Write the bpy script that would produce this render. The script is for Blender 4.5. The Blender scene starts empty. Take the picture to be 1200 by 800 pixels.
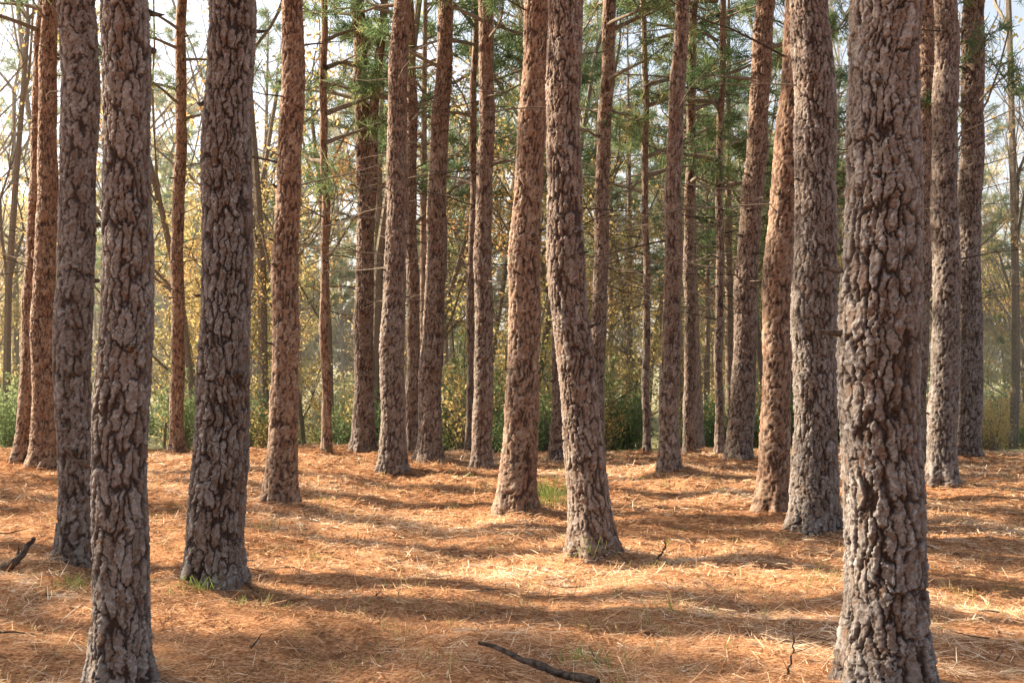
import bpy, math, numpy as np, time
from mathutils import Vector
rng=np.random.default_rng(7)
scene=bpy.context.scene
F=1333.0; CAMH=1.6; PITCH=math.atan(28/F)
SUN_EL=math.radians(29); sh=np.array([1.0,-0.42]); sh/=np.linalg.norm(sh)
TS=np.array([-sh[0]*math.cos(SUN_EL),-sh[1]*math.cos(SUN_EL),math.sin(SUN_EL)])

# ------------------------------------------------------------ mesh helpers
class MB:
    def __init__(s): s.V=[];s.Q=[];s.M=[];s.T=[];s.C=[];s.n=0
    def add(s,V,Q,m=0,tone=None,crack=None):
        V=np.asarray(V,float).reshape(-1,3); Q=np.asarray(Q,int).reshape(-1,4)
        s.V.append(V); s.Q.append(Q+s.n); s.M.append(np.full(len(Q),m))
        s.T.append(np.full(len(V),0.5) if tone is None else tone); s.C.append(np.zeros(len(V)) if crack is None else crack); s.n+=len(V)
    def mesh(s,name,mats,smooth=True):
        V=np.concatenate(s.V);Q=np.concatenate(s.Q);M=np.concatenate(s.M);T=np.concatenate(s.T);C=np.concatenate(s.C)
        me=bpy.data.meshes.new(name)
        me.vertices.add(len(V)); me.vertices.foreach_set('co',V.astype(np.float32).ravel())
        me.loops.add(len(Q)*4); me.loops.foreach_set('vertex_index',Q.astype(np.int32).ravel())
        me.polygons.add(len(Q)); me.polygons.foreach_set('loop_start',(np.arange(len(Q))*4).astype(np.int32))
        me.update(calc_edges=True)
        for m in mats: me.materials.append(m)
        me.polygons.foreach_set('material_index',M.astype(np.int32))
        me.polygons.foreach_set('use_smooth',np.full(len(Q),smooth))
        a=me.attributes.new('tone','FLOAT','POINT'); a.data.foreach_set('value',T.astype(np.float32))
        if C.any():
            a=me.attributes.new('crack','FLOAT','POINT'); a.data.foreach_set('value',C.astype(np.float32))
        me.update(); return me
def obj(name,me,loc=(0,0,0),rz=0,sc=1,parent=None):
    o=bpy.data.objects.new(name,me); scene.collection.objects.link(o)
    o.location=loc; o.rotation_euler=(0,0,rz); o.scale=(sc,sc,sc) if np.isscalar(sc) else sc
    if parent: o.parent=parent
    return o
def tube(P,R,n=6,horizontal=False):
    P=np.asarray(P,float);R=np.asarray(R,float);N=len(P)
    a=np.arange(n)*2*math.pi/n
    if horizontal:
        u=np.tile([1.,0,0],(N,1)); v=np.tile([0,1.,0],(N,1))
    else:
        d=np.gradient(P,axis=0); d/=np.linalg.norm(d,axis=1)[:,None]+1e-9
        ref=np.where(np.abs(d[:,2:3])>0.9,[[1.,0,0]],[[0,0,1.]])
        u=np.cross(d,ref);u/=np.linalg.norm(u,axis=1)[:,None]+1e-9; v=np.cross(u,d)
    V=P[:,None,:]+R[:,None,None]*(np.cos(a)[None,:,None]*u[:,None,:]+np.sin(a)[None,:,None]*v[:,None,:])
    i=np.arange(N-1)[:,None]*n; j=np.arange(n)[None,:]; k=(j+1)%n
    Q=np.stack([i+j,i+k,i+n+k,i+n+j],-1).reshape(-1,4)
    return V.reshape(-1,3),Q
def unit(v): return v/(np.linalg.norm(v,axis=-1,keepdims=True)+1e-9)
def blades(P,D,L,W,rng,bend=0.0):
    n=len(P); r=unit(rng.normal(size=(n,3))); s=unit(np.cross(D,r))*np.asarray(W).reshape(-1,1)*0.5
    E=P+D*np.asarray(L).reshape(-1,1)
    V=np.stack([P-s,P+s,E+s*0.5,E-s*0.5],1).reshape(-1,3)
    Q=np.arange(n*4).reshape(-1,4); return V,Q

# ------------------------------------------------------------ numpy noise for bark
def hsh(i,j,s):
    x=np.sin(i*127.1+j*311.7+s*74.7)*43758.5453; return x-np.floor(x)
def vnoise(u,v,pu,s):
    i=np.floor(u);j=np.floor(v);fu=u-i;fv=v-j;fu=fu*fu*(3-2*fu);fv=fv*fv*(3-2*fv)
    a=hsh(i%pu,j,s);b=hsh((i+1)%pu,j,s);c=hsh(i%pu,j+1,s);d=hsh((i+1)%pu,j+1,s)
    return (a+(b-a)*fu)*(1-fv)+(c+(d-c)*fu)*fv
def fbm(u,v,pu,s,o=3):
    r=0;am=1;t=0
    for k in range(o): r=r+am*vnoise(u*2**k,v*2**k,pu*2**k,s+k*3.1); t+=am; am*=0.6
    return r/t
def worley(u,v,pu,s,jit=0.95):
    i=np.floor(u);j=np.floor(v); f1=np.full(u.shape,9.);f2=np.full(u.shape,9.);idc=np.zeros(u.shape)
    for di in (-1,0,1):
        for dj in (-1,0,1):
            ii=i+di;jj=j+dj;ip=ii%pu
            px=ii+0.5+(hsh(ip,jj,s)-.5)*jit; py=jj+0.5+(hsh(ip,jj,s+5.3)-.5)*jit
            dx=np.abs(u-px);dy=np.abs(v-py)
            d=0.2*np.sqrt(dx*dx+dy*dy)+0.8*np.maximum(dx,dy*0.9)
            c=hsh(ip,jj,s+9.7); n=d<f1
            f2=np.where(n,f1,np.minimum(f2,d)); idc=np.where(n,c,idc); f1=np.where(n,d,f1)
    return f1,f2-f1,idc
def sst(a,b,x): t=np.clip((x-a)/(b-a),0,1); return t*t*(3-2*t)
def bark(A,Z,rad,s):
    circ=2*math.pi*rad
    nc=2*max(4,round(circ/0.052/2))
    wu=(fbm(A*nc,Z/0.05,nc,s+1,5)-.5); wv=(fbm(A*nc,Z/0.05,nc,s+2,5)-.5)
    wl=(fbm(A*4,Z/0.3,4,s+3,2)-.5)
    f1,e,c=worley(np.mod(A*nc+wu*0.95+wl*1.4,nc),Z/0.19+wv*0.7,nc,s)
    n2=nc*2
    v2=Z/0.042+wv*1.8
    g1,e2,c2=worley(np.mod(A*n2+wu*1.8+wl*2.8+0.3,n2),v2,n2,s+20)
    n3=nc*4
    g3,e3,c3=worley(np.mod(A*n3+wu*3.5,n3),Z/0.015+wv*3,n3,s+40)
    big=fbm(A*4,Z/0.5,4,s+60,3)
    wid=0.09+0.28*sst(.3,.8,fbm(A*nc/2,Z/0.13,nc//2,s+70,3))
    k1=1-sst(0.04,0.85,e/wid)
    k2=(1-sst(0.0,0.15,e2))*sst(0.25,0.6,fbm(A*nc,Z/0.09,nc,s+80,2))
    k3=(1-sst(0.0,0.2,e3))*0.5*sst(0.3,0.7,c2)
    rg=fbm(A*nc*3,Z/0.02,nc*3,s+90,3)-.5
    h=-0.018*k1-0.005*k2+0.006*(c-.5)+0.009*(c2-.5)+0.004*(c3-.5)-0.0015*k3+0.002*rg
    h=h+0.006*(0.5-(v2-np.floor(v2)))*sst(0.4,.8,c2)
    tone=np.clip(0.50+(c-.5)*0.25+(c2-.5)*0.55+(c3-.5)*0.4+(big-.5)*0.35+rg*0.3,0,1)
    crack=np.clip(k1**0.8+k2*0.65+k3*0.45,0,1)
    return h,tone,crack

# ------------------------------------------------------------ materials
def newmat(name):
    m=bpy.data.materials.new(name); m.use_nodes=True; nt=m.node_tree; nt.nodes.clear()
    out=nt.nodes.new('ShaderNodeOutputMaterial'); return m,nt,out
class NT:
    def __init__(s,nt): s.nt=nt
    def n(s,t,**k):
        x=s.nt.nodes.new(t)
        for a,b in k.items(): setattr(x,a,b)
        return x
    def l(s,a,b): s.nt.links.new(a,b)
    def math(s,op,a,b=None,c=None,clamp=False):
        x=s.n('ShaderNodeMath',operation=op); x.use_clamp=clamp
        for i,v in enumerate((a,b,c)):
            if v is None: continue
            if isinstance(v,(int,float)): x.inputs[i].default_value=v
            else: s.l(v,x.inputs[i])
        return x.outputs[0]
    def mix(s,f,a,b,mode='MIX'):
        x=s.n('ShaderNodeMix',data_type='RGBA',blend_type=mode)
        for i,v in ((0,f),(6,a),(7,b)):
            if isinstance(v,(int,float)): x.inputs[i].default_value=v
            elif isinstance(v,tuple): x.inputs[i].default_value=(*v,1)
            else: s.l(v,x.inputs[i])
        return x.outputs[2]
    def ramp(s,f,stops):
        x=s.n('ShaderNodeValToRGB'); e=x.color_ramp.elements
        while len(e)<len(stops): e.new(0.5)
        for i,(p,c) in enumerate(stops):
            e[i].position=p; e[i].color=(*c,1) if isinstance(c,tuple) else (c,c,c,1)
        s.l(f,x.inputs[0]); return x.outputs[0]
    def noise(s,v,sc,det=4,rough=0.6):
        x=s.n('ShaderNodeTexNoise'); x.inputs['Scale'].default_value=sc; x.inputs['Detail'].default_value=det; x.inputs['Roughness'].default_value=rough
        if v is not None: s.l(v,x.inputs['Vector'])
        return x
def bark_mat(name,stops,crack,fs=100,bd=0.007,z0=2.0,z1=7.0,up=0.7):
    m,nt,out=newmat(name); N=NT(nt); tc=N.n('ShaderNodeTexCoord')
    at=N.n('ShaderNodeAttribute',attribute_name='tone'); ac=N.n('ShaderNodeAttribute',attribute_name='crack')
    fine=N.noise(tc.outputs['Object'],fs,3,0.75)
    t=N.math('ADD',at.outputs['Fac'],N.math('MULTIPLY',N.math('SUBTRACT',fine.outputs['Fac'],0.5),1.2),clamp=True)
    col=N.ramp(t,stops)
    upc=N.ramp(t,[(0.1,(0.19,0.082,0.042)),(0.5,(0.32,0.17,0.10)),(1,(0.44,0.30,0.21))])
    sp=N.n('ShaderNodeSeparateXYZ'); N.l(tc.outputs['Object'],sp.inputs[0])
    mr=N.n('ShaderNodeMapRange'); mr.inputs[1].default_value=z0; mr.inputs[2].default_value=z1; mr.inputs[4].default_value=up; N.l(sp.outputs[2],mr.inputs[0])
    col=N.mix(mr.outputs[0],col,upc)
    col=N.mix(ac.outputs['Fac'],col,crack)
    b=N.n('ShaderNodeBsdfPrincipled'); N.l(col,b.inputs['Base Color']); b.inputs['Roughness'].default_value=0.75
    b.inputs['Specular IOR Level'].default_value=0.35
    bp=N.n('ShaderNodeBump'); bp.inputs['Distance'].default_value=bd; N.l(fine.outputs['Fac'],bp.inputs['Height']); N.l(bp.outputs[0],b.inputs['Normal'])
    N.l(b.outputs[0],out.inputs['Surface']); return m
bark_grey=bark_mat('bark_grey',[(0.1,(0.125,0.07,0.043)),(0.35,(0.16,0.128,0.108)),(0.7,(0.22,0.195,0.18)),(1,(0.34,0.315,0.30))],(0.034,0.018,0.012),up=0.4)
bark_mid=bark_mat('bark_mid',[(0.1,(0.14,0.07,0.04)),(0.35,(0.185,0.13,0.098)),(0.7,(0.24,0.195,0.165)),(1,(0.36,0.31,0.27))],(0.037,0.018,0.012),up=0.6)
bark_red=bark_mat('bark_red',[(0.1,(0.18,0.08,0.042)),(0.4,(0.245,0.145,0.09)),(0.7,(0.30,0.21,0.15)),(1,(0.40,0.32,0.25))],(0.042,0.019,0.012),up=0.8)
def plain_bark(name,stops,sc=(14,14,5)):
    m,nt,out=newmat(name); N=NT(nt); tc=N.n('ShaderNodeTexCoord')
    mp=N.n('ShaderNodeMapping'); mp.inputs['Scale'].default_value=sc; N.l(tc.outputs['Object'],mp.inputs[0])
    f=N.noise(mp.outputs[0],1.6,3,0.7); col=N.ramp(f.outputs['Fac'],stops)
    b=N.n('ShaderNodeBsdfDiffuse'); N.l(col,b.inputs[0]); N.l(b.outputs[0],out.inputs['Surface']); return m
bark_far=plain_bark('bark_far',[(0.35,(0.12,0.08,0.06)),(0.5,(0.26,0.19,0.15)),(0.7,(0.36,0.30,0.25))])
bark_thin=plain_bark('bark_thin',[(0.35,(0.11,0.09,0.07)),(0.6,(0.26,0.22,0.18))],(25,25,25))
bark_stick=plain_bark('dead_wood',[(0.35,(0.03,0.022,0.018)),(0.6,(0.11,0.085,0.07))],(25,25,25))
def leaf_mat(name,stops,trans=0.45):
    m,nt,out=newmat(name); N=NT(nt)
    at=N.n('ShaderNodeAttribute',attribute_name='tone'); oi=N.n('ShaderNodeObjectInfo')
    f=N.math('ADD',at.outputs['Fac'],N.math('MULTIPLY',N.math('SUBTRACT',oi.outputs['Random'],0.5),0.3),clamp=True)
    col=N.ramp(f,stops)
    d=N.n('ShaderNodeBsdfDiffuse'); t=N.n('ShaderNodeBsdfTranslucent'); N.l(col,d.inputs[0]); N.l(col,t.inputs[0])
    a=N.n('ShaderNodeMixShader'); a.inputs[0].default_value=trans; N.l(d.outputs[0],a.inputs[1]); N.l(t.outputs[0],a.inputs[2])
    N.l(a.outputs[0],out.inputs['Surface']); return m
needle=leaf_mat('pine_needles',[(0,(0.075,0.13,0.065)),(0.5,(0.155,0.225,0.105)),(0.85,(0.30,0.34,0.14)),(1,(0.44,0.34,0.15))],0.5)
leaf_gold=leaf_mat('gold_leaves',[(0,(0.36,0.33,0.13)),(0.4,(0.57,0.45,0.19)),(0.75,(0.68,0.47,0.21)),(1,(0.60,0.35,0.16))],0.55)
leaf_green=leaf_mat('green_leaves',[(0,(0.12,0.18,0.085)),(0.5,(0.23,0.31,0.145)),(1,(0.44,0.44,0.21))],0.45)
leaf_haze=leaf_mat('far_leaves_haze_tint',[(0,(0.40,0.42,0.25)),(0.5,(0.56,0.52,0.31)),(1,(0.70,0.58,0.35))],0.5)  # paler stops put distance haze into the leaf colour itself
straw=leaf_mat('pine_straw',[(0,(0.15,0.062,0.03)),(0.3,(0.40,0.20,0.10)),(0.6,(0.64,0.395,0.225)),(0.85,(0.81,0.60,0.40)),(1,(0.87,0.76,0.59))],0.12)
grassm=leaf_mat('grass_green',[(0,(0.14,0.22,0.05)),(0.6,(0.28,0.34,0.10)),(1,(0.52,0.46,0.22))],0.4)
m,nt,out=newmat('forest_floor'); N=NT(nt); tc=N.n('ShaderNodeTexCoord')
n2=N.noise(tc.outputs['Object'],45,3,0.75)
c=N.ramp(n2.outputs['Fac'],[(0.3,(0.09,0.042,0.022)),(0.5,(0.34,0.17,0.085)),(0.68,(0.60,0.36,0.21))])
c2=N.ramp(n2.outputs['Fac'],[(0.3,(0.10,0.11,0.05)),(0.5,(0.25,0.25,0.12)),(0.68,(0.42,0.37,0.20))])
sp=N.n('ShaderNodeSeparateXYZ'); N.l(tc.outputs['Object'],sp.inputs[0])
fy=N.n('ShaderNodeMapRange'); fy.inputs[1].default_value=22.0; fy.inputs[2].default_value=25.0; N.l(sp.outputs[1],fy.inputs[0])
c=N.mix(fy.outputs[0],c,c2)
b=N.n('ShaderNodeBsdfDiffuse'); N.l(c,b.inputs[0]); N.l(b.outputs[0],out.inputs['Surface']); ground_mat=m

# ------------------------------------------------------------ terrain
tw=[(rng.uniform(0,6.28),rng.uniform(0.5,1.0)*k,rng.uniform(0,6.28),a) for k,a in ((0.5,.035),(0.8,.03),(1.3,.02),(2.2,.018),(3.5,.016),(5.5,.012),(9,.009),(13,.006)) for _ in range(2)]
def sstep(a,b,x): t=np.clip((x-a)/(b-a),0,1); return t*t*(3-2*t)
BASES=[]
def gh(x,y):
    x=np.asarray(x,float);y=np.asarray(y,float)
    h=-1.1*sstep(20.8,33,y+0.25*np.sin(x*0.5)+0.2*np.sin(x*1.3+1))
    for a,k,p,am in tw: h=h+am*np.sin((x*math.cos(a)+y*math.sin(a))*k*1.6+p)
    for bx,by,br in BASES:
        h=h+0.07*np.exp(-((x-bx)**2+(y-by)**2)/(br*2.0)**2)
    return h
def ray(u,v):
    d=np.array([(u-600)/F,1.0,-(v-400)/F]); c,s=math.cos(PITCH),math.sin(PITCH)
    return np.array([d[0],d[1]*c-d[2]*s,d[1]*s+d[2]*c])
def at_depth(u,v,Y):
    d=ray(u,v); t=Y/d[1]; return np.array([d[0]*t,Y,CAMH+d[2]*t])
def ground_hit(u,v):
    d=ray(u,v); t=np.arange(2,60,0.02); k=np.argmax(CAMH+d[2]*t<=gh(d[0]*t,d[1]*t)); t=t[k]
    return np.array([d[0]*t,d[1]*t])

# ------------------------------------------------------------ pine parts
def make_branch(mb,rng,p0,az,L,rise,needles=True,dense=1.0,mb_m=0,r0=None,droop=0.15):
    n=7; t=np.linspace(0,1,n); r0=r0 or 0.012+0.012*L
    d=np.array([math.cos(az),math.sin(az)])
    side=np.array([-d[1],d[0]])*rng.normal(0,0.12)*L
    P=np.zeros((n,3)); P[:,:2]=p0[:2]+np.outer(t*L,d)+np.outer(np.sin(t*3)*0.5,side)
    P[:,2]=p0[2]+rise*L*t-droop*L*t*t+rng.normal(0,0.02*L,n)*t+0.12*L*t**3
    V,Q=tube(P,r0*(1-0.85*t),4); mb.add(V,Q,mb_m)
    TP=[];TD=[]
    nt_=int(max(3,L*(5.0 if needles else 3.0)))
    for i in range(nt_):
        s=rng.uniform(0.25,1.0); q=np.array([np.interp(s,t,P[:,k]) for k in range(3)])
        a2=az+rng.choice([-1,1])*rng.uniform(0.4,1.1); l2=L*rng.uniform(0.15,0.42)*(1.25-s*0.7)
        e=q+np.array([math.cos(a2)*l2,math.sin(a2)*l2,l2*rng.uniform(-0.1,0.45)])
        mid=(q+e)/2+rng.normal(0,0.04,3)*l2
        V,Q=tube([q,mid,e],[r0*0.4*(1-s*.5),r0*0.28*(1-s*.5),0.002],3); mb.add(V,Q,mb_m)
        if needles:
            dd=unit(e-q); k=max(1,int(l2/0.25*dense))
            for j in range(k+1):
                TP.append(q+(e-q)*(1-j/(k+1.0)*0.75)); TD.append(dd)
        elif rng.random()<0.6:
            a3=a2+rng.choice([-1,1])*0.7; f=mid+np.array([math.cos(a3),math.sin(a3),rng.uniform(-.2,.4)])*l2*0.5
            V,Q=tube([mid,f],[0.004,0.0015],3); mb.add(V,Q,mb_m)
    if needles:
        for s in (0.8,0.92,1.0):
            TP.append(np.array([np.interp(s,t,P[:,k]) for k in range(3)])); TD.append(unit(P[-1]-P[-2]))
    return TP,TD
def needles_for(mb,rng,TP,TD,mat,per=18,nl=0.19,nw=0.006):
    TP=np.array(TP);TD=np.array(TD); n=len(TP)
    P=np.repeat(TP,per,0)+rng.normal(0,0.025,(n*per,3)); D=unit(np.repeat(TD,per,0)*0.55+unit(rng.normal(size=(n*per,3)))*1.0)
    D[:,2]-=0.08
    L=rng.uniform(0.7,1.15,n*per)*nl; V,Q=blades(P,unit(D),L,np.full(n*per,nw),rng)
    tone=np.clip(np.repeat(rng.normal(0.45,0.2,n),per)+rng.normal(0,0.12,n*per),0,1)
    mb.add(V,Q,mat,np.repeat(tone,4))
def crown(mb,rng,z0,z1,R,nb,axis=lambda z:np.array([0,0,z]),bm=0,nm=1,per=18,nw=0.006,dense=1.0,nl=0.19):
    TP=[];TD=[]
    for i in range(nb):
        f=(i+rng.random())/nb; z=z0+(z1-z0)*f
        prof=(0.65+0.6*f) if f<0.35 else (0.95*(1-f)/0.65+0.12)
        L=R*prof*rng.uniform(0.6,1.15)
        a,b_=make_branch(mb,rng,axis(z),rng.uniform(0,6.283),L,0.15+0.6*f+rng.normal(0,.1),True,dense,bm)
        TP+=a;TD+=b_
    needles_for(mb,rng,TP,TD,nm,per,nl,nw)
def full_pine(seed,H,cb,r,R,nb,dead,mats,per=18,nw=0.007,dense=1.0,nl=0.19):
    rng=np.random.default_rng(seed); mb=MB()
    z=np.concatenate([np.linspace(-0.6,1.0,6),np.linspace(1.6,H,30)])
    wob=rng.normal(0,0.12,2); ax=lambda zz:np.array([wob[0]*math.sin(zz*0.25),wob[1]*math.sin(zz*0.3),zz])
    P=np.array([ax(q) for q in z]); rr=r*(1-0.85*np.clip(z/H,0,1)**1.2)*(1+0.35*np.exp(-np.clip(z,0,9)*4))
    V,Q=tube(P,rr,12,True); mb.add(V,Q,0)
    for i in range(dead):
        zz=rng.uniform(cb*0.45,cb*1.2); make_branch(mb,rng,ax(zz),rng.uniform(0,6.28),rng.uniform(0.5,2.3),rng.uniform(-0.15,0.4),False,1,0,r0=rng.uniform(0.008,0.018))
    crown(mb,rng,cb,H,R,nb,ax,0,1,per,nw,dense,nl)
    return mb.mesh('pine_%d'%seed,mats)

# ------------------------------------------------------------ hero trees
G,Mi,Rd=bark_grey,bark_mid,bark_red
HERO=[
 ([(28,541),(40,300),(52,0)],24,15,Rd,6.0),
 ([(50,550),(54,300),(57,0)],30,18,Rd,6.5),
 ([(90,668),(90,400),(88,0)],42,43,G,9),
 ([(139,812),(145,450),(140,0)],68,54,G,9.5),
 ([(207,532),(209,300),(213,0)],17,12,Rd,6.0),
 ([(250,688),(261,450),(268,200),(272,0)],62,53,G,9),
 ([(328,592),(336,300),(344,0)],35,25,Rd,8.5),
 ([(424,531),(428,300),(418,0)],26,15,Mi,5.5),
 ([(460,556),(463,300),(470,0)],31,20,Mi,6.8),
 ([(503,541),(511,280),(523,0)],29,18,Mi,6.0),
 ([(484,531),(483,300),(480,0)],16,11,Mi,5.2),
 ([(565,552),(567,300),(571,0)],23,16,Mi,6.2),
 ([(605,601),(617,300),(629,0)],41,30,Rd,8.5),
 ([(696,654),(679,500),(667,300),(658,0)],48,38,Mi,9),
 ([(654,541),(662,300),(676,0)],20,14,Mi,5.4),
 ([(698,532),(704,300),(714,0)],19,15,Mi,5.4),
 ([(785,553),(788,300),(798,0)],24,16,Mi,6.4),
 ([(808,533),(808,300),(813,0)],14,9,Mi,5.0),
 ([(866,543),(878,300),(898,0)],29,21,Mi,6.0),
 ([(905,604),(915,300),(934,0)],35,28,Rd,8.5),
 ([(953,628),(955,300),(950,0)],52,45,G,9),
 ([(1039,822),(1034,500),(1034,250),(1038,0)],94,80,G,9.5),
 ([(1073,545),(1080,300),(1087,0)],24,19,Mi,5.8),
 ([(1105,569),(1107,300),(1109,0)],33,26,G,7.0),
 ([(1134,536),(1137,300),(1141,0)],28,24,G,5.5),
 ([(550,530),(553,300),(557,0)],10,7,Mi,4.6),
 ([(382,531),(381,300),(379,60)],11,8,Rd,4.2),
 ([(843,533),(843,300),(846,60)],10,7,Mi,4.4),
 ([(758,531),(757,300),(755,60)],9,7,Mi,4.2),
]
hits=[ground_hit(*t[0][0]) for t in HERO]
for t,hh in zip(HERO,hits): BASES.append((hh[0],hh[1],t[1]*hh[1]/F/2))
crowns=[]
for s in range(3):
    mb=MB(); r2=np.random.default_rng(100+s)
    crown(mb,r2,0,8.5,2.2,28,per=12,nw=0.013)
    crowns.append(mb.mesh('pine_crown_%d'%s,[bark_thin,needle]))
for i,(pts,wb,wt,mat,cb) in enumerate(HERO):
    r3=np.random.default_rng(500+i)
    X,Y=hits[i]; gz=float(gh(X,Y))
    base=np.array([X,Y,gz]); P=[base]+[at_depth(u,v,Y) for u,v in pts[1:]]
    P=np.array(P); rb=wb*Y/F/2; rt=wt*Y/F/2; Ht=17.5
    ztop=P[-1,2]; step=0.0055 if Y<8.5 else (0.009 if Y<12 else 0.016)
    zv=np.arange(gz-0.25,ztop+0.25,step); z=np.concatenate([zv,np.linspace(ztop+0.35,Ht,30)])
    co=np.polyfit(P[:,2],P[:,0],min(2,len(P)-1))
    xs=np.polyval(co,z); sl=np.polyval(np.polyder(co),ztop)
    xs=np.where(z>ztop,np.polyval(co,ztop)+sl*(z-ztop)*np.exp(-np.clip(z-ztop,0,20)*0.06),xs)
    xs=xs+(0.018*np.sin(z*1.7+i)+0.008*np.sin(z*4.3+2*i))*np.clip(z,0,1)
    ys=Y+0.02*np.sin(z*0.9+i*2)*np.clip(z,0,2)
    k=np.clip((z-gz)/(ztop-gz),0,1); rr=rb+(rt-rb)*k
    rr=np.where(z>ztop,rt*(1-0.85*np.clip((z-ztop)/(Ht-ztop),0,1)),rr)
    rr=rr*(1+0.03*np.sin(z*3.1+i)+0.02*np.sin(z*7.7+3*i))+0.002
    n=int(np.clip(2*math.pi*rb/step,48,260)); a=np.arange(n)*2*math.pi/n
    hz=np.clip(z-gz,-0.1,20)
    fl=np.exp(-np.clip(hz,0,9)*5.5)*0.28
    ph=r3.uniform(0,6.28,3)
    lob=1+fl[:,None]*(1+0.45*np.sin(a*4+ph[0])[None]+0.3*np.sin(a*7+ph[1])[None])+0.03*np.sin(a*2+ph[2])[None]+0.02*np.sin(a*3+z[:,None]*1.5)
    AA,ZZ=np.meshgrid(np.arange(n)/n,z)
    bh,bt,bc=bark(AA,ZZ,max(rb,.06),i*1.37+0.5)
    sc_=min(1.15,max(0.5,rb/0.17))
    R=rr[:,None]*lob+bh*sc_
    V=np.stack([xs[:,None]-X+R*np.cos(a),ys[:,None]-Y+R*np.sin(a),np.repeat((z-gz)[:,None],n,1)],-1).reshape(-1,3)
    ii=np.arange(len(z)-1)[:,None]*n; j=np.arange(n)[None]; kk=(j+1)%n
    Q=np.stack([ii+j,ii+kk,ii+n+kk,ii+n+j],-1).reshape(-1,4)
    mb=MB(); mb.add(V,Q,0,bt.ravel(),bc.ravel())
    axis=lambda zz:np.array([np.interp(zz+gz,z,xs)-X,np.interp(zz+gz,z,ys)-Y,zz])
    for s in range(int(4+3*r3.random())):
        zz=r3.uniform(0.8,ztop-gz); az=r3.uniform(0,6.28); c=axis(zz); rad=np.interp(zz+gz,z,rr)
        d=np.array([math.cos(az),math.sin(az),r3.uniform(-.1,.35)]); l=r3.uniform(0.03,0.11)
        rs=r3.uniform(0.008,0.016)
        tt=[c+d*rad*0.75,c+d*(rad+0.01),c+d*(rad+l*0.6)+r3.normal(0,.004,3),c+d*(rad+l)]
        V,Q=tube(tt,[rs*2.2,rs*1.4,rs,rs*0.25],8); mb.add(V,Q,2)
    nd=(1 if Y>7 else 0) if Y<9 else int(6+(Y-9)*1.7)
    for s in range(nd):
        zz=r3.uniform(max(2.3,cb*0.38),cb); c=axis(zz)
        make_branch(mb,r3,c,r3.uniform(0,6.28),r3.uniform(0.4,2.2) if Y>9 else .5,r3.uniform(-0.25,0.45),False,1,1 if r3.random()<.5 else 2,r0=r3.uniform(0.007,0.014))
    if pts[0][0]==424:
        c=axis(3.9); e0=at_depth(450,0,Y); sx=(e0[0]-X-c[0])/(e0[2]-gz-3.9)
        zf=np.arange(0,7,0.02); nn=40; AA,ZZ=np.meshgrid(np.arange(nn)/nn,zf); bh,bt,bc=bark(AA,ZZ,.11,77.)
        R=(0.115*(1-0.1*zf))[:,None]+bh*.6; a=np.arange(nn)*2*math.pi/nn
        V=np.stack([c[0]+(sx*zf*(1-0.02*zf)+0.03*np.sin(zf*2))[:,None]+R*np.cos(a),c[1]+R*np.sin(a),np.repeat((3.7+zf)[:,None],nn,1)],-1).reshape(-1,3)
        ii=np.arange(len(zf)-1)[:,None]*nn; j=np.arange(nn)[None]; kk=(j+1)%nn
        mb.add(V,np.stack([ii+j,ii+kk,ii+nn+kk,ii+nn+j],-1).reshape(-1,4),0,bt.ravel(),bc.ravel())
    e=bpy.data.objects.new('pine_tree',None); scene.collection.objects.link(e); e.location=base
    obj('trunk',mb.mesh('pine_trunk',[mat,bark_thin,bark_stick]),parent=e)
    c=axis(cb); sc=(Ht-gz-cb)/8.5
    obj('crown',crowns[i%3],c,r3.uniform(0,6.28),(1.0,1.0,sc),parent=e)
# ------------------------------------------------------------ other pines around, out of frame
tall=[full_pine(11+s,17.5+s,10.0,0.19,2.3,38,5,[bark_far,needle],per=13,nw=0.017) for s in range(2)]
placed=[(h[0],h[1]) for h in hits]
def free(x,y,d): return all((x-a)**2+(y-b)**2>d*d for a,b in placed)
for k_,(x,y) in enumerate(((-8.0,10.3),(-9.3,14.2),(-6.5,7.0),(-11.8,18.4),(-20,14.2),(-16.3,14.2),(-24.5,15.2),(-9.7,12.2),(-11.8,16.2),(-26,22.5),(-30,18.5),(-13,3),(-22,29),(-24,9),(8,5),(12,12),(14,17),(5,-3),(-5,-4))):
    placed.append((x,y)); obj('pine_tree',tall[k_%2],(x,y,float(gh(x,y))),k_*1.3)

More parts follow.
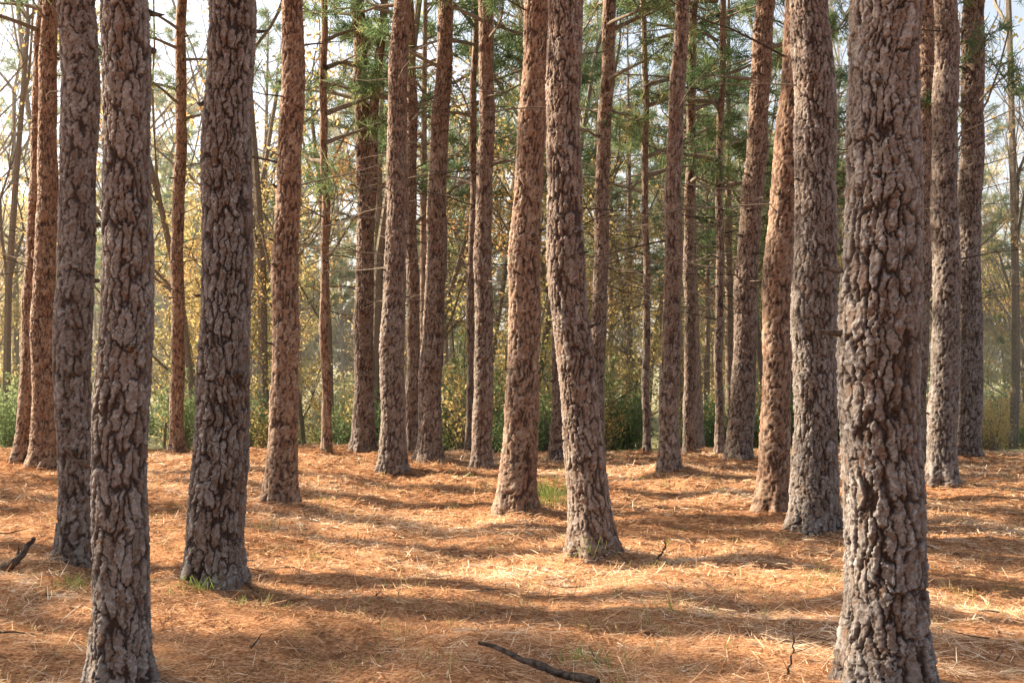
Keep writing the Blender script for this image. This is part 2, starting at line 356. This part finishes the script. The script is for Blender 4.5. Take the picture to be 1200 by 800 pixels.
# ------------------------------------------------------------ background woodland
wood=bpy.data.objects.new('distant_woodland',None); scene.collection.objects.link(wood)
bpn=[full_pine(31+s,[14,16,12][s],[5.2,6.4,4.4][s],[0.13,0.16,0.10][s],2.3,40,20,[bark_far,needle],per=12,nw=0.017,nl=0.22) for s in range(3)]
def decid(seed,H,lm,nleaf,ls,spread=0.5,rk=0.009):
    r=np.random.default_rng(seed); mb=MB(); tips=[]
    def grow(p,d,rad,L,dep):
        n=5; P=[p]
        for i in range(n):
            d=unit(d+r.normal(0,0.13 if dep else 0.05,3)+np.array([0,0,0.05])); P.append(P[-1]+d*L/n)
        V,Q=tube(P,np.linspace(rad,rad*0.55,n+1),6 if dep<1 else 3); mb.add(V,Q,0)
        if dep>=1: tips.extend(P[1:])
        if dep==3: return
        for k in range([8,4,2][dep]):
            i=r.integers(1,n+1); a=r.uniform(0,6.28)
            dd=unit(d*0.7+np.array([math.cos(a),math.sin(a),r.uniform(-.1,.5)])*spread*1.6)
            grow(P[i],dd,rad*0.42,L*r.uniform(0.3,0.5),dep+1)
    grow(np.array([0,0,-0.3]),np.array([0,0,1.]),H*rk,H*0.9,0)
    T=np.array(tips)
    if nleaf:
        c=T[r.integers(0,len(T),nleaf)]+r.normal(0,0.16,(nleaf,3))
        D=unit(r.normal(size=(nleaf,3))+np.array([0,0,-.4])); V,Q=blades(c,D,r.uniform(.7,1.2,nleaf)*ls,np.full(nleaf,ls*0.7),r)
        cl=np.clip(0.5+0.25*np.sin(c[:,0]*1.7+seed)+0.2*np.sin(c[:,2]*1.3)+r.normal(0,.15,nleaf),0,1)
        mb.add(V,Q,1,np.repeat(cl,4))
    return mb.mesh('broadleaf_%d'%seed,[bark_thin,lm],False)
dg=[decid(61+s,[7,9,6,8][s],leaf_gold,[2200,2400,1700,800][s],0.085) for s in range(4)]
dn=[decid(71+s,[6,8][s],leaf_green,2200,0.09) for s in range(2)]
db=[decid(55+s,[11,13][s],leaf_gold,250,0.08,0.3,0.0085) for s in range(2)]
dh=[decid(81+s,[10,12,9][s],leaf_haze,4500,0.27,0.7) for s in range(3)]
def bush(seed,lm,n,ls,R,H):
    r=np.random.default_rng(seed); mb=MB(); tips=[]
    for i in range(34):
        a=r.uniform(0,6.28); t=r.uniform(0.05,1)**0.6; e=np.array([math.cos(a)*R*t,math.sin(a)*R*t,H*(1-0.55*t*t)*r.uniform(.5,1.2)])
        m_=e*np.array([.4,.4,.6])+r.normal(0,.05,3); V,Q=tube([[0,0,-0.2],m_,e],[.012,.008,.003],3); mb.add(V,Q,0)
        for s in np.linspace(0.25,1,9): tips.append(m_+(e-m_)*s if s>.4 else m_*s*2.4)
    T=np.array(tips); c=T[r.integers(0,len(T),n)]+r.normal(0,0.13,(n,3)); c[:,2]=np.abs(c[:,2])
    V,Q=blades(c,unit(r.normal(size=(n,3))),r.uniform(.6,1.2,n)*ls,np.full(n,ls*0.6),r)
    mb.add(V,Q,1,np.repeat(np.clip(r.normal(.3,.15,n)+0.3*c[:,2]/H,0,1),4)); return mb.mesh('shrub_%d'%seed,[bark_thin,lm],False)
bs=[bush(91,leaf_green,1600,0.085,1.0,1.8),bush(92,leaf_green,1400,0.075,0.8,1.2),bush(93,leaf_gold,900,0.07,0.9,1.8)]
def scatter(name,protos,n,y0,y1,smin,smax,wx=0.54,mind=0,par=wood,xf=None):
    k=0
    for _ in range(n*30):
        if k>=n: break
        y=rng.uniform(y0,y1); x=rng.uniform(-wx,wx)*y
        if xf and rng.random()>xf(x/y): continue
        if mind and not free(x,y,mind): continue
        if mind: placed.append((x,y))
        s=rng.uniform(smin,smax); k+=1
        obj(name,protos[rng.integers(len(protos))],(x,y,float(gh(x,y))-0.05),rng.uniform(0,6.28),(s,s,s*rng.uniform(.9,1.15)),par)
scatter('pine_tree',bpn,34,24,42,0.8,1.1,mind=1.6,xf=lambda u:1.0 if -0.2<u<0.28 else 0.3)
scatter('pine_tree',bpn,18,42,62,0.75,1.05,mind=2,xf=lambda u:1.0 if -0.2<u<0.25 else 0.3)
scatter('broadleaf_tree',dg,74,25,52,0.6,1.15)
scatter('broadleaf_tree',db,50,25,50,0.7,1.1)
scatter('broadleaf_tree',dn,7,24,48,0.5,0.9)
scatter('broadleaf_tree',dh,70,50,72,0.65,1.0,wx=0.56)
sb=bpy.data.objects.new('understory_shrubs',None); scene.collection.objects.link(sb)
scatter('shrub',bs,90,22.5,32,0.5,1.1,par=sb)
scatter('shrub',bs,45,32,50,0.9,1.7,par=sb)

# ------------------------------------------------------------ ground sheet
gx=np.concatenate([-np.geomspace(600,15,22)[:-1],np.arange(-15,15.01,0.12),np.geomspace(15,600,22)[1:]])
gy=np.concatenate([-np.geomspace(200,2,14)[:-1],np.arange(-2,36,0.12),np.geomspace(36,900,26)])
XX,YY=np.meshgrid(gx,gy); ZZ=gh(XX,YY); nx=len(gx)
i=np.arange(len(gy)-1)[:,None]*nx; j=np.arange(nx-1)[None]
mb=MB(); mb.add(np.stack([XX,YY,ZZ],-1).reshape(-1,3),np.stack([i+j,i+j+1,i+nx+j+1,i+nx+j],-1).reshape(-1,4))
obj('ground',mb.mesh('ground',[ground_mat]))
# ------------------------------------------------------------ pine straw litter
def litter(n,y0,y1,power,wm):
    u=rng.random(n); y=(y0**power+(y1**power-y0**power)*u)**(1/power)
    x=rng.uniform(-1,1,n)*(0.50*y+0.8)
    x=x+0.05*np.sin(x*23+y*11)+0.05*np.sin(y*31-x*7)
    z=gh(x,y)
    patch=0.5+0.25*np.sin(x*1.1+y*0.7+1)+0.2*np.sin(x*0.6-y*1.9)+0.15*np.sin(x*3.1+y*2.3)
    clump=np.sin(x*9+3*np.sin(y*5))*np.sin(y*8+2*np.sin(x*6))
    z=z+0.008+np.clip(clump,0,1)*0.045*rng.random(n)+rng.random(n)**2*0.02
    a=rng.uniform(0,6.283,n); D=np.stack([np.cos(a),np.sin(a),rng.normal(0,0.13,n)+0.02],1)
    up=rng.random(n)<0.04; D[up,2]+=rng.uniform(0.2,0.8,up.sum())
    D=unit(D); L=rng.uniform(0.07,0.17,n)
    P=np.stack([x,y,z],1); P=P-D*(L*0.3)[:,None]*np.array([1,1,0])
    W=wm*(0.6+0.8*rng.random(n))*np.clip(y/7,0.9,3); s=np.stack([-np.sin(a),np.cos(a),rng.normal(0,.35,n)],1)
    s=unit(s)*W[:,None]*0.5
    E=P+D*L[:,None]+unit(s)*(rng.normal(0,0.015,n))[:,None]; E[:,2]-=0.004
    V=np.stack([P-s,P+s,E+s*.5,E-s*.5],1).reshape(-1,3)
    Q=np.arange(n*4).reshape(-1,4)
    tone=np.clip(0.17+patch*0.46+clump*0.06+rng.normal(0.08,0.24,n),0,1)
    return V,Q,np.repeat(tone,4)
mb=MB()
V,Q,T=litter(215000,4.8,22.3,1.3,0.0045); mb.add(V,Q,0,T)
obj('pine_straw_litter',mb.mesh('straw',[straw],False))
mb=MB()
def tuft(x,y,n,h,w,sp,tone0,tone1,mbx):
    z=float(gh(x,y)); a=rng.uniform(0,6.28,n); P=np.stack([x+rng.normal(0,sp,n),y+rng.normal(0,sp,n),np.full(n,z)],1)
    D=unit(np.stack([np.cos(a)*.5,np.sin(a)*.5,rng.uniform(.5,1.2,n)],1)); V,Q=blades(P,D,rng.uniform(.4,1,n)*h,np.full(n,w),rng)
    mbx.add(V,Q,0,np.repeat(rng.uniform(tone0,tone1,n),4))
for _ in range(500):
    y=rng.uniform(5.5,21); x=rng.uniform(-.5,.5)*y; tuft(x,y,rng.integers(4,12),rng.uniform(.05,.15),0.004,0.06,0.6,1,mb)
for _ in range(80):
    y=rng.uniform(7,21); x=rng.uniform(-.5,.5)*y; tuft(x,y,rng.integers(6,14),rng.uniform(.06,.13),0.005,0.05,0.1,.6,mb)
for (u,v,h) in ((645,592,.5),(632,590,.45),(655,594,.4),(692,652,.22),(690,778,.12),(80,690,.13),(230,690,.12)):
    g=ground_hit(u,v); tuft(g[0],g[1],60,h,0.005,0.08,0.0,.6,mb)
obj('grass',mb.mesh('grass',[grassm],False))
def stick(pix,r,lift=0.03,name='fallen_branch',tw_=3):
    mb=MB(); P=[]
    for (u,v,dz) in pix:
        g=ground_hit(u,v); P.append([g[0],g[1],float(gh(*g))+lift+dz])
    P=np.array(P); o=P[0].copy(); t=np.linspace(0,1,len(P)); tt=np.linspace(0,1,24)
    PP=np.stack([np.interp(tt,t,P[:,k]) for k in range(3)],1)-o; PP[:,2]+=0.006*np.sin(tt*17); PP[:,0]+=0.005*np.sin(tt*29)
    V,Q=tube(PP,r*(1-0.6*tt),8); mb.add(V,Q)
    for s in range(tw_):
        k=rng.integers(6,20); d=unit(np.array([rng.normal(),rng.normal(),abs(rng.normal())*0.6]))
        V,Q=tube([PP[k],PP[k]+d*.06,PP[k]+d*.12+[0,0,.01]],[r*.4,r*.3,.001],5); mb.add(V,Q)
    obj(name,mb.mesh(name,[bark_stick]),o)
stick([(700,818,0.04),(650,804,0.04),(608,791,.055),(562,776,.075)],0.024,tw_=2)
stick([(2,672,0),(18,672,.05),(40,664,.18)],0.04,tw_=1)
stick([(770,660,0),(780,660,.1),(779,660,.17)],0.012,tw_=1)
stick([(922,800,0),(930,800,.12),(930,800,.25)],0.006,tw_=2)
mb=MB()
for _ in range(130):
    y=rng.uniform(5.6,20.5); x=rng.uniform(-.48,.48)*y; L=rng.uniform(.08,.35); a=rng.uniform(0,3.14); d=np.array([math.cos(a),math.sin(a)])
    q=[[x+d[0]*L*s,y+d[1]*L*s,float(gh(x+d[0]*L*s,y+d[1]*L*s))+.03+.02*s*rng.random()] for s in (0,.5,1)]
    V,Q=tube(q,np.array([1,.8,.4])*rng.uniform(.003,.007),5); mb.add(V,Q)
obj('twigs',mb.mesh('twigs',[bark_stick]))

# ------------------------------------------------------------ light haze between the far trees (real scattering volume)
m,nt,out=newmat('haze'); vs=nt.nodes.new('ShaderNodeVolumeScatter'); vs.inputs['Color'].default_value=(0.98,0.96,0.90,1); vs.inputs['Density'].default_value=0.0062; vs.inputs['Anisotropy'].default_value=0.3
nt.links.new(vs.outputs[0],out.inputs['Volume'])
hv=[(x,y,z) for z in (-3,14) for y in (25.5,95) for x in (-60,60)]
me=bpy.data.meshes.new('haze'); me.from_pydata(hv,[],[(0,2,3,1),(4,5,7,6),(0,1,5,4),(2,6,7,3),(0,4,6,2),(1,3,7,5)]); me.materials.append(m); obj('mist',me)
# ------------------------------------------------------------ light, world, camera
w=bpy.data.worlds.new('World'); scene.world=w; w.use_nodes=True; nt=w.node_tree
sky=nt.nodes.new('ShaderNodeTexSky'); sky.sky_type='NISHITA'; sky.sun_disc=False
sky.sun_elevation=SUN_EL; sky.sun_rotation=math.atan2(TS[0],TS[1])%(2*math.pi); sky.dust_density=2.5; sky.air_density=1.0
hs=nt.nodes.new('ShaderNodeHueSaturation'); hs.inputs['Saturation'].default_value=0.6
bg=nt.nodes['Background']; bg.inputs[1].default_value=0.28; nt.links.new(sky.outputs[0],hs.inputs['Color']); nt.links.new(hs.outputs[0],bg.inputs[0])
L=bpy.data.lights.new('sun','SUN'); L.energy=18; L.angle=math.radians(0.5); L.color=(1,0.84,0.63)
lo=bpy.data.objects.new('sun',L); scene.collection.objects.link(lo)
lo.rotation_euler=Vector(TS).to_track_quat('Z','Y').to_euler()
cam=bpy.data.cameras.new('camera'); co=bpy.data.objects.new('camera',cam); scene.collection.objects.link(co)
cam.sensor_width=36; cam.lens=36*F/1200; cam.clip_end=3000; cam.clip_start=0.05
co.location=(0,0,CAMH); co.rotation_euler=(math.pi/2+PITCH,0,0); scene.camera=co
scene.view_settings.view_transform='Standard'; scene.view_settings.look='None'; scene.view_settings.exposure=0
